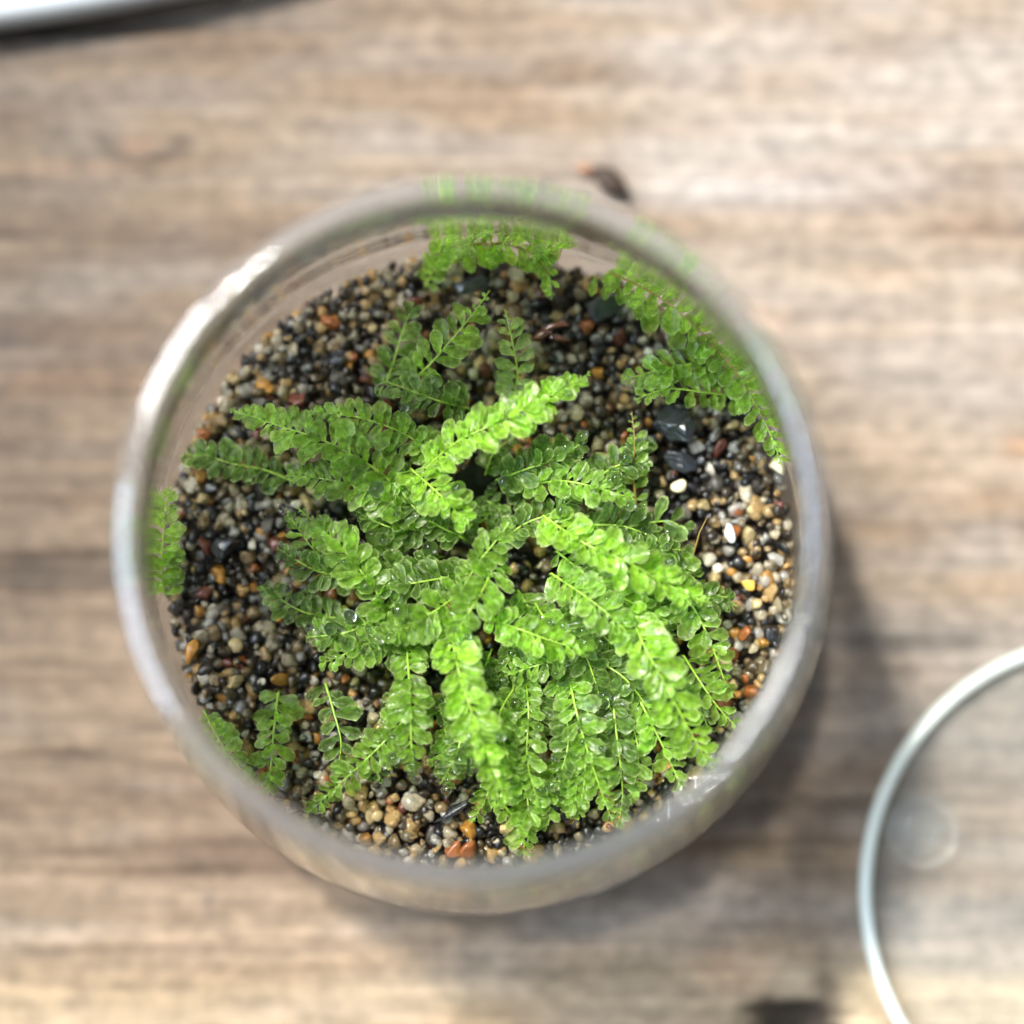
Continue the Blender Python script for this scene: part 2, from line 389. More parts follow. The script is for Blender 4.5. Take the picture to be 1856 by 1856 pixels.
# ------------------------------------------------------------------ glass jar
def make_jar():
    outer = [(30, 0.0), (38, 0.0), (40.6, 1.2), (41.7, 3.6), (41.9, 7), (41.5, 14), (40.4, 22), (38.9, 30), (37.1, 39), (35.3, 48), (33.9, 55), (33.1, 59), (32.98, 60.8)]
    lip = [(32.88, 61.5), (32.6, 61.8), (32.2, 61.92), (31.75, 62.02), (31.5, 62.03), (31.25, 61.92), (30.98, 61.76), (30.82, 61.4), (30.80, 60.8)]
    inner = [(30.95, 58.5), (31.6, 53), (32.9, 46), (34.6, 38), (35.9, 30.5), (36.4, 27), (36.75, 24), (37.0, 21.5), (37.4, 17), (37.5, 12), (37.0, 8.4), (35.0, 5.9), (31.5, 4.9), (20, 4.6)]
    prof = smooth_profile(outer + lip + inner, 5)
    def mod(r, z, a, i):
        if i > 70 and 20.5 < z < 29:                      # ripples in the inner wall just above the sand
            k = math.exp(-((z - 24.2) / 2.0) ** 2)
            r += 0.20 * k * math.sin(2 * math.pi * (z / 1.25) + 0.7 * math.sin(7 * a) + 0.5 * math.sin(19 * a + 1))
        r += 0.05 * math.sin(3 * a + z * 0.05)
        return r, z
    # finer rows through the rippled band
    P = []
    for i in range(len(prof) - 1):
        P.append(prof[i])
        if i > 70 and 20 < prof[i][1] < 30:
            for t in (0.2, 0.4, 0.6, 0.8):
                P.append(tuple(prof[i][c] * (1 - t) + prof[i + 1][c] * t for c in range(2)))
    P.append(prof[-1])
    me = lathe('glass_jar', P, 256, M_jar, mod)
    o = link(bpy.data.objects.new('glass_jar', me))
    tag(o, 'clear round thick walled glass jar, open topped, holding sand and green moss', 'glass jar')
make_jar()

# ------------------------------------------------------------------ glass lid
def make_lid():
    c = W(2034, 1624, 2.0); c.z = 0
    root = empty('glass_cover', c)
    tag(root, 'round clear glass lid with pale aqua edge lying at right of the jar', 'glass lid')
    R = 31.6
    dme = lathe('disc', [(R - 1.6, 0.8), (R - 1.35, 1.0), (R - 1.35, 2.5), (R - 1.6, 2.7)], 160, M_lid)
    dme.polygons.foreach_set('use_smooth', [False] * len(dme.polygons))
    link(bpy.data.objects.new('disc', dme), root)
    ring = [(R + 0.1 + 0.85 * math.cos(t), 1.55 + 1.35 * math.sin(t)) for t in np.linspace(0, 2 * math.pi, 14, endpoint=False)]
    ring = [(r - 0.05, z) for r, z in ring]
    link(bpy.data.objects.new('edge_ring', lathe('edge_ring', ring, 200, M_lidedge, closed=True)), root)
    b = W(1672, 1508, 3.2) - c
    rr = [(4.0 + 0.55 * math.cos(t), 3.35 + 0.5 * math.sin(t)) for t in np.linspace(0, 2 * math.pi, 10, endpoint=False)]
    bo = link(bpy.data.objects.new('bumper', lathe('bumper', rr, 48, M_lid, closed=True)), root); bo.location = Vector((b.x, b.y, 0)) * S
    dm = [(3.2 * math.sin(t), 2.78 + 1.5 * math.cos(t)) for t in np.linspace(0.05, 1.5, 8)]
    do = link(bpy.data.objects.new('bumper_dome', lathe('bumper_dome', dm, 40, M_lid)), root); do.location = Vector((b.x, b.y, 0)) * S
make_lid()

# ------------------------------------------------------------------ sand
def ico(sub):
    bm = bmesh.new(); bmesh.ops.create_icosphere(bm, subdivisions=sub, radius=1.0)
    bm.verts.ensure_lookup_table()
    V = np.array([v.co[:] for v in bm.verts]); Fa = np.array([[v.index for v in f.verts] for f in bm.faces]); bm.free()
    return V, Fa
ICO2, ICO3 = ico(2), ico(3)
PAL = [((0.008, 0.008, 0.008), .19), ((0.024, 0.018, 0.012), .18), ((0.058, 0.043, 0.023), .18), ((0.075, 0.068, 0.056), .08), ((0.13, 0.090, 0.040), .13), ((0.34, 0.26, 0.12), .055),
       ((0.25, 0.120, 0.020), .065), ((0.17, 0.056, 0.014), .035), ((0.085, 0.024, 0.014), .03), ((0.44, 0.40, 0.31), .035), ((0.14, 0.115, 0.068), .10)]
pw = np.array([p[1] for p in PAL]); pw /= pw.sum()
def grain_shape(base, r):
    V = base[0].copy()
    sc_ = np.array([r.uniform(.78, 1.3), r.uniform(.75, 1.1), r.uniform(.62, .95)])
    V2 = V * sc_
    for _ in range(3):
        d = r.normal(size=3); d /= np.linalg.norm(d)
        V2 += np.outer(r.uniform(.05, .16) * np.sin(3.0 * V @ d + r.uniform(0, 6)), np.ones(3)) * V
    for _ in range(7):                                   # worn flat facets
        d = r.normal(size=3); d /= np.linalg.norm(d)
        t = r.uniform(.38, .72); p = V2 @ d
        V2 -= np.outer(np.clip(p - t, 0, None) * 0.85, d)
    return V2
def rotm(r):
    q = r.normal(size=4); q /= np.linalg.norm(q); a, b, c, d = q
    return np.array([[1 - 2 * (c * c + d * d), 2 * (b * c - a * d), 2 * (b * d + a * c)], [2 * (b * c + a * d), 1 - 2 * (b * b + d * d), 2 * (c * d - a * b)],
                     [2 * (b * d - a * c), 2 * (c * d + a * b), 1 - 2 * (b * b + c * c)]])
def sand_z(x, y):
    return 22 + 0.9 * (mnoise.noise(Vector((x / 11, y / 11, 1.3)))) + 0.0
def make_sand():
    r = np.random.RandomState(5)
    root = empty('sand_bed', (0, 0, 5)); tag(root, 'bed of wet coarse mixed sand filling the bottom of the glass jar', 'sand')
    org = np.array([0, 0, 5.0])
    spots = []
    for layer in range(3):
        st = 1.48
        n = int(38 / st) + 1
        for j in range(-n - 4, n + 5):
            for i in range(-n - 4, n + 5):
                x = (i + 0.5 * (j & 1)) * st + r.uniform(-.42, .42) + layer * 0.6
                y = j * st * 0.866 + r.uniform(-.42, .42) + layer * 0.5
                rad = float(np.clip(r.lognormal(math.log(0.82), 0.28), .38, 1.35))
                if math.hypot(x, y) > 36.3 - rad: continue
                z = sand_z(x, y) - layer * 0.85 + r.uniform(-.35, .45) - rad * 0.5
                spots.append((x, y, z, rad, layer))
    tops = sorted([s for s in spots if s[4] == 0], key=lambda s: -s[3])
    big = tops[:300]; bigset = set(id(s) for s in big)
    rest = [s for s in spots if id(s) not in bigset]
    for k in range(11):                                   # the sand pressed against the jar wall
        for i in range(165):
            a = 2 * math.pi * (i + .5 * (k & 1) + r.uniform(-.25, .25)) / 165
            rad = float(np.clip(r.lognormal(math.log(0.88), 0.2), .5, 1.2))
            rr = 36.7 - rad
            zz = 7.5 + k * 1.28 + r.uniform(-.2, .2)
            spots_z = sand_z(rr * math.cos(a), rr * math.sin(a))
            if zz > spots_z - .3: continue
            rest.append((rr * math.cos(a), rr * math.sin(a), zz, rad, 9))
    # joined grains
    bv, bf = ICO2
    shapes = [grain_shape(ICO2, r) for _ in range(60)]
    for quartz in (False, True):
        VV, FF, CC = [], [], []; off = 0
        rq = np.random.RandomState(77)
        darkp = [(W(410, 1010, 22), 6), (W(1060, 590, 22), 6), (W(1230, 850, 22), 7), (W(640, 650, 22), 5), (W(1000, 1480, 22), 6), (W(560, 1180, 22), 5), (W(920, 1090, 22), 17)]  # dark grain patches; the last one paints shade under the moss mound
        for s in rest:
            isq = rq.rand() < 0.42
            sh = shapes[rq.randint(60)]; R = rotm(rq); ci = rq.choice(len(PAL), p=pw); jit = rq.uniform(.75, 1.3)
            dk = max(math.exp(-((s[0] - q_.x) ** 2 + (s[1] - q_.y) ** 2) / w_ ** 2) for q_, w_ in darkp)
            if rq.rand() < dk * 0.62: ci, isq = rq.randint(2), False
            if isq != quartz: continue
            VV.append(sh @ R.T * s[3] + np.array(s[:3]) - org); FF.append(bf + off); off += len(bv)
            c = np.array(PAL[ci][0]) * jit * 0.85 if not quartz else np.array([(0.72, 0.63, 0.44), (0.70, 0.48, 0.21), (0.64, 0.61, 0.53)][rq.randint(3)])
            CC.append(np.repeat(c[None], len(bv), 0))
        me = mesh_np('sand_grains', np.concatenate(VV), np.concatenate(FF), True, M_quartz if quartz else M_grain, np.concatenate(CC))
        o = link(bpy.data.objects.new('clear_sand_grains' if quartz else 'sand_grains', me), root); o['kind'] = 'stuff'
    # large single grains, parts
    variants = []; DARKV = []
    for k in range(66):
        sh = grain_shape(ICO3, r)
        q = k % 4 == 3
        c = np.array([(0.74, 0.66, 0.48), (0.70, 0.48, 0.21), (0.66, 0.63, 0.56)][r.randint(3)]) if q else np.array(PAL[r.choice(len(PAL), p=pw)][0]) * r.uniform(.65, 1.1)
        if not q and c.max() < .05: DARKV.append(k)
        variants.append(mesh_np('grain', sh, ICO3[1], True, M_quartz if q else M_grain, np.repeat(c[None], len(sh), 0)))
    for s in big:
        vi = r.randint(66)
        if math.hypot(s[0] + .4, s[1] + 4) < 18 and r.rand() < .6: vi = DARKV[vi % len(DARKV)]  # darker grains under the mound stand in for its shade
        o = bpy.data.objects.new('grain', variants[vi]); o.parent = root; col.objects.link(o)
        o.location = (Vector(s[:3]) - Vector(org)) * S; o.scale = (s[3],) * 3
        o.rotation_euler = tuple(r.uniform(0, 6.28, 3))
    fl, nt, b, out = principled('damp_sand_floor', (0.03, 0.024, 0.018), 0.6)
    me = lathe('sand_core', [(35.2, 7.5), (35.2, 19.0)], 96, fl)
    o = link(bpy.data.objects.new('sand_core', me), root); o.location = Vector((0, 0, -5)) * S; o['kind'] = 'stuff'
make_sand()

# ------------------------------------------------------------------ charcoal, husk, chips
M_char, nt_, b_, o_ = principled('wet_charcoal', (0.012, 0.014, 0.018), 0.28)
b_.inputs['Coat Weight'].default_value = 0.6; b_.inputs['Coat Roughness'].default_value = 0.1
geo_ = node(nt_, 'ShaderNodeTexCoord'); mp_ = node(nt_, 'ShaderNodeMapping'); mp_.inputs['Scale'].default_value = (300, 2600, 300)
nz_ = node(nt_, 'ShaderNodeTexNoise'); nz_.inputs['Scale'].default_value = 1; nz_.inputs['Detail'].default_value = 4
bp_ = node(nt_, 'ShaderNodeBump'); bp_.inputs['Strength'].default_value = 0.9; bp_.inputs['Distance'].default_value = 0.0003
nt_.links.new(geo_.outputs['Object'], mp_.inputs[0]); nt_.links.new(mp_.outputs[0], nz_.inputs['Vector']); nt_.links.new(nz_.outputs[0], bp_.inputs['Height'])
nt_.links.new(bp_.outputs[0], b_.inputs['Normal'])
def chunk(name, px, py, z, dims, rz, mat, label, cat, seed, cuts=9, group=None):
    r = np.random.RandomState(seed)
    V = grain_shape(ICO3, r) if cat == 'pebble' else ICO3[0].copy()
    for _ in range(0 if cat == 'pebble' else cuts):
        d = r.normal(size=3); d /= np.linalg.norm(d); t = r.uniform(.45, .75); p = V @ d
        V -= np.outer(np.clip(p - t, 0, None), d)
    if cat != 'pebble': V += np.outer(0.05 * np.sin(V @ np.array([9, 2, 4.0])), np.ones(3)) * V
    V = V * np.array(dims)
    me = mesh_np(name, V, ICO3[1], cat == 'pebble', mat)
    o = link(bpy.data.objects.new(name, me)); p = W(px, py, z); o.location = p * S; o.rotation_euler = (r.uniform(-.3, .3), r.uniform(-.3, .3), rz)
    tag(o, label, cat, group)
    return o
chunk('charcoal_or_shade_piece', 1218, 775, 22.6, (3.6, 2.6, 2.0), -0.7, M_char, 'largest black charcoal lump on the sand under the right moss shoot', 'charcoal', 3)
chunk('charcoal_or_shade_piece', 1172, 802, 22.6, (1.9, 1.3, 1.2), 0.2, M_char, 'small shiny blue grey charcoal bit left of the big lump', 'charcoal', 8)
chunk('charcoal_or_shade_piece', 1236, 838, 22.2, (2.4, 1.2, 1.1), -0.4, M_char, 'flat charcoal flake just below the biggest charcoal lump', 'charcoal', 9)
chunk('charcoal_or_shade_piece', 860, 515, 22.3, (3.0, 1.4, 1.2), 0.1, M_char, 'black charcoal piece below the moss at the top wall', 'charcoal', 12)
chunk('charcoal_or_shade_piece', 1010, 1445, 22.3, (1.5, 3.6, 1.4), 0.1, M_char, 'long upright black charcoal strip near the bottom wall of the jar', 'charcoal', 14)
chunk('charcoal_or_shade_piece', 815, 1475, 22.6, (2.4, 0.8, 0.8), 0.6, M_char, 'thin charcoal sliver slanting on pale sand at the bottom', 'charcoal', 15)
chunk('charcoal_or_shade_piece', 410, 990, 22.3, (1.8, 1.6, 1.2), 0.6, M_char, 'rounded dark charcoal bit beside the left wall shoot', 'charcoal', 16)
chunk('charcoal_or_shade_piece', 1100, 560, 22.3, (2.8, 1.8, 1.2), 0.3, M_char, 'broad charcoal piece on the sand at the upper right', 'charcoal', 17)
chunk('charcoal_or_shade_piece', 610, 650, 22.3, (1.6, 1.2, 1.0), 0.9, M_char, 'small charcoal bit on the upper left sand', 'charcoal', 18)

def strip(name, pts, wid, thick, mat, parent=None):
    bm = bmesh.new(); rows = []
    n = len(pts)
    for i, p in enumerate(pts):
        p = Vector(p); t = (Vector(pts[min(i + 1, n - 1)]) - Vector(pts[max(i - 1, 0)])).normalized()
        s = t.cross(Vector((0, 0, 1))).normalized(); ww = wid[i]
        rows.append([bm.verts.new((p + s * ww * u + Vector((0, 0, thick * v))) * S) for u, v in ((-1, 0), (-.3, .6), (.3, .7), (1, 0.1), (.3, -.3), (-.3, -.3))])
    for i in range(n - 1):
        for k in range(6): bm.faces.new((rows[i][k], rows[i][(k + 1) % 6], rows[i + 1][(k + 1) % 6], rows[i + 1][k]))
    bm.faces.new(rows[0][::-1]); bm.faces.new(rows[-1])
    bmesh.ops.recalc_face_normals(bm, faces=bm.faces)
    me = bpy.data.meshes.new(name); bm.to_mesh(me); bm.free()
    me.polygons.foreach_set('use_smooth', [True] * len(me.polygons)); me.materials.append(mat)
    return link(bpy.data.objects.new(name, me), parent)
M_husk = principled('wet_brown_husk', (0.09, 0.028, 0.012), 0.12, Coat_Weight=1.0)[0]
hroot = empty('dead_insect', W(985, 605, 25.0)); hb = W(985, 605, 25.0)
tag(hroot, 'small dark shiny brown dead insect resting beside the pale moss shoot', 'insect')
def rel(px, py, z): return W(px, py, z) - hb
strip('body', [rel(962, 618, 25), rel(975, 610, 25.5), rel(990, 601, 25.8), rel(1003, 597, 25.4)], [.15, .62, .6, .2], .9, M_husk, hroot)
strip('wing', [rel(978, 600, 26), rel(1000, 591, 26.3), rel(1022, 586, 26.4), rel(1032, 590, 26.2)], [.1, .38, .42, .12], .12, M_husk, hroot)
strip('wing', [rel(990, 608, 25.6), rel(1010, 612, 25.5), rel(1034, 617, 25.2)], [.1, .4, .1], .12, M_husk, hroot)
strip('leg', [rel(980, 604, 25.9), rel(984, 592, 26.6), rel(992, 588, 25.8)], [.08, .07, .05], .1, M_husk, hroot)
strip('leg', [rel(990, 600, 25.9), rel(1000, 604, 26.5), rel(1003, 614, 25.8)], [.08, .07, .05], .1, M_husk, hroot)
M_bark = principled('dark_bark', (0.028, 0.014, 0.007), 0.7)[0]; M_chip = principled('orange_bark', (0.30, 0.14, 0.07), 0.6)[0]
o = strip('bark_splinter', [W(1076, 306, .6), W(1096, 320, 1.5), W(1118, 338, 1.3), W(1138, 356, .5)], [.6, 1.5, 1.4, .4], 1.0, M_bark); tag(o, 'dark brown bark splinter on the table above the jar rim', 'bark')
o = strip('bark_chip', [W(1046, 304, .5), W(1060, 305, 0.9), W(1076, 312, .5)], [.25, .6, .3], .6, M_chip); tag(o, 'tiny orange bark chip on the table beside the dark splinter', 'bark')

# ------------------------------------------------------------------ moss
def leaf_mesh(name, seed, mat):
    r = np.random.RandomState(seed)
    ts = [0, .12, .26, .42, .58, .72, .83, .91, .965, 1.0]
    us = [-1, -.72, -.36, 0, .36, .72, 1]
    asp = r.uniform(.54, .74); cup = r.uniform(.05, .20); curl = r.uniform(-.03, .20); ph = r.uniform(0, 6)
    sk = r.uniform(-.08, .08); V = []
    for t in ts:
        wv = asp * 0.5 * (0.16 + 0.84 * min(1, t / .62) ** 0.9) * max(0.0, 1 - t ** 5.5) ** 0.5 * (1.0 if t < 1 else 0)
        if t == 1.0: wv = asp * 0.10
        for u in us:
            e = abs(u) ** 3
            cren = 1 + 0.085 * math.sin(t * 19 + ph + u * 2) * e
            x = t - 0.05 * e * t * (1 if t > .8 else 0) + (0.03 * math.cos(u * 6.5 + ph) if t > .95 else 0)
            if t == 1.0: x += -0.03 + 0.035 * math.cos(u * math.pi * 1.0 + math.pi)
            y = u * wv * cren + sk * t * t * 0.5
            z = cup * (u * u) * wv * 2.0 - 0.035 * (1 - min(1, abs(u) * 2.6)) * (1 - t * .6) + 0.05 * math.sin(t * 5 + ph) * abs(u) - curl * t * t + 0.055 * math.sin(t * 13 + u * 3 + ph) * e
            V.append((x, y, z))
    n = len(us); Fa = []
    for i in range(len(ts) - 1):
        for j in range(n - 1): Fa.append((i * n + j, (i + 1) * n + j, (i + 1) * n + j + 1, i * n + j + 1))
    me = mesh_np(name, V, Fa, True, mat)
    a = me.attributes.new('rim', 'FLOAT', 'POINT')
    a.data.foreach_set('value', [max(abs(u) ** 5 * (0.25 + 0.75 * t), max(0, (t - .86) / .14)) for t in ts for u in us])
    return me
LM = {k: [leaf_mesh('leaf', 100 * i + s, m) for s in range(14)] for i, (k, m) in enumerate(LEAF.items())}
ALL_LEAVES = []
def catmull(P, n):
    P = [Vector(p) for p in P]
    if len(P) == 2: P = [P[0], (P[0] + P[1]) / 2, P[1]]
    out = []; m = len(P) - 1
    for i in range(m):
        p0 = P[max(i - 1, 0)]; p1 = P[i]; p2 = P[i + 1]; p3 = P[min(i + 2, m)]
        for k in range(n):
            t = k / n
            out.append(0.5 * ((2 * p1) + (-p0 + p2) * t + (2 * p0 - 5 * p1 + 4 * p2 - p3) * t * t + (-p0 + 3 * p1 - 3 * p2 + p3) * t ** 3))
    out.append(P[-1]); return out
def tube(name, pts, rad, mat, parent, seg=6):
    bm = bmesh.new(); rows = []; n = len(pts)
    for i, p in enumerate(pts):
        t = (pts[min(i + 1, n - 1)] - pts[max(i - 1, 0)]).normalized()
        a = t.cross(Vector((0.1, 0.2, 1))).normalized(); b = t.cross(a)
        f = i / (n - 1); rr = rad * (1 - 0.6 * f)
        rows.append([bm.verts.new((p + (a * math.cos(2 * math.pi * k / seg) + b * math.sin(2 * math.pi * k / seg)) * rr) * S) for k in range(seg)])
    for i in range(n - 1):
        for k in range(seg): bm.faces.new((rows[i][k], rows[i][(k + 1) % seg], rows[i + 1][(k + 1) % seg], rows[i + 1][k]))
    bm.faces.new(rows[0][::-1]); bm.faces.new(rows[-1])
    bmesh.ops.recalc_face_normals(bm, faces=bm.faces)
    me = bpy.data.meshes.new(name); bm.to_mesh(me); bm.free()
    me.polygons.foreach_set('use_smooth', [True] * len(me.polygons)); me.materials.append(mat)
    return link(bpy.data.objects.new(name, me), parent)
RMAX = 36.0
def shoot(label, path, L=2.7, tone='mid', group=None, space=1.32, brown=False, roll=0.0, bare=0.06, ang=62, tip=0.34, start=0.0, seed=None):
    """path: (photo px, photo py, height mm) from the root to the tip"""
    r = random.Random(seed if seed is not None else len(ALL_LEAVES) + 17)
    pts = catmull([W(*p) for p in path], 10)
    for p in pts:                                          # never through the glass
        lim = RMAX - max(0, p.z - 24) * 0.18
        d = math.hypot(p.x, p.y)
        if d > lim: p.x *= lim / d; p.y *= lim / d
    base = pts[0].copy()
    root = empty('moss_shoot', base); tag(root, label, 'moss', group)
    loc = [p - base for p in pts]
    # a root end that dips into the sand
    down = Vector((0, 0, -max(0.2, base.z - 21.5)))
    tube('stem', [loc[0] + down + (loc[0] - loc[3]) * 0.3] + loc, 0.16 if L > 2.3 else 0.12, M_stem_brown if brown else M_stem, root)
    seg = [0]
    for i in range(1, len(loc)): seg.append(seg[-1] + (loc[i] - loc[i - 1]).length)
    tot = seg[-1]; s = start * tot + 0.3; side = 1
    while s < tot * (1 - bare * .2):
        i = 1
        while i < len(seg) - 1 and seg[i] < s: i += 1
        f = (s - seg[i - 1]) / max(1e-6, seg[i] - seg[i - 1])
        p = loc[i - 1].lerp(loc[i], min(1, f)); T = (loc[i] - loc[i - 1]).normalized()
        q = s / tot
        size = L * 0.96 * (1 if q < .6 else 1 - (1 - tip) * ((q - .6) / .4) ** 1.0) * (0.8 + 0.2 * min(1, q / .15)) * r.uniform(.70, 1.18)
        if q > 1 - bare: size *= 0.45
        up = Vector((math.sin(roll) * T.y, -math.sin(roll) * T.x, math.cos(roll)))
        up = (up - T * up.dot(T)).normalized(); side_v = T.cross(up).normalized()
        a = math.radians((ang - 22 * max(0, q - .5) * 2 + r.uniform(-16, 16)))
        d = (T * math.cos(a) + side_v * math.sin(a) * side + up * r.uniform(-.25, .38)).normalized()
        nrm = (up + T * r.uniform(-.10, .5) + side_v * side * r.uniform(-.45, .25)).normalized()
        yv = nrm.cross(d).normalized(); zv = d.cross(yv).normalized()
        o = bpy.data.objects.new('leaf', r.choice(LM[tone])); o.parent = root; col.objects.link(o)
        o.matrix_local = Matrix.LocRotScale((p + up * 0.08) * S, Matrix((d, yv, zv)).transposed().to_quaternion(), (size, size * r.uniform(.82, 1.12), size))
        ALL_LEAVES.append((o, base + p + d * size * 0.86, zv.copy(), size, base + p))
        if tone != 'pale' and L > 2.2 and space < 1.75 and r.random() < 0.16:      # upper leaves that lie over the stem
            s2 = size * r.uniform(.55, .85); d2 = (T * r.uniform(.5, 1) + side_v * r.uniform(-.8, .8) + up * r.uniform(.2, .75)).normalized()
            n2 = (up + side_v * r.uniform(-.4, .4) - T * r.uniform(0, .6)).normalized(); y2 = n2.cross(d2).normalized(); z2 = d2.cross(y2).normalized()
            o2 = bpy.data.objects.new('leaf', r.choice(LM[tone])); o2.parent = root; col.objects.link(o2)
            o2.matrix_local = Matrix.LocRotScale((p + up * 0.2) * S, Matrix((d2, y2, z2)).transposed().to_quaternion(), (s2, s2, s2))
            ALL_LEAVES.append((o2, base + p + d2 * s2 * 0.86, z2.copy(), s2, base + p))
        side = -side
        s += space * 0.87 * 0.5 * (size / L * 0.5 + 0.42) * r.uniform(.85, 1.15)
    return root

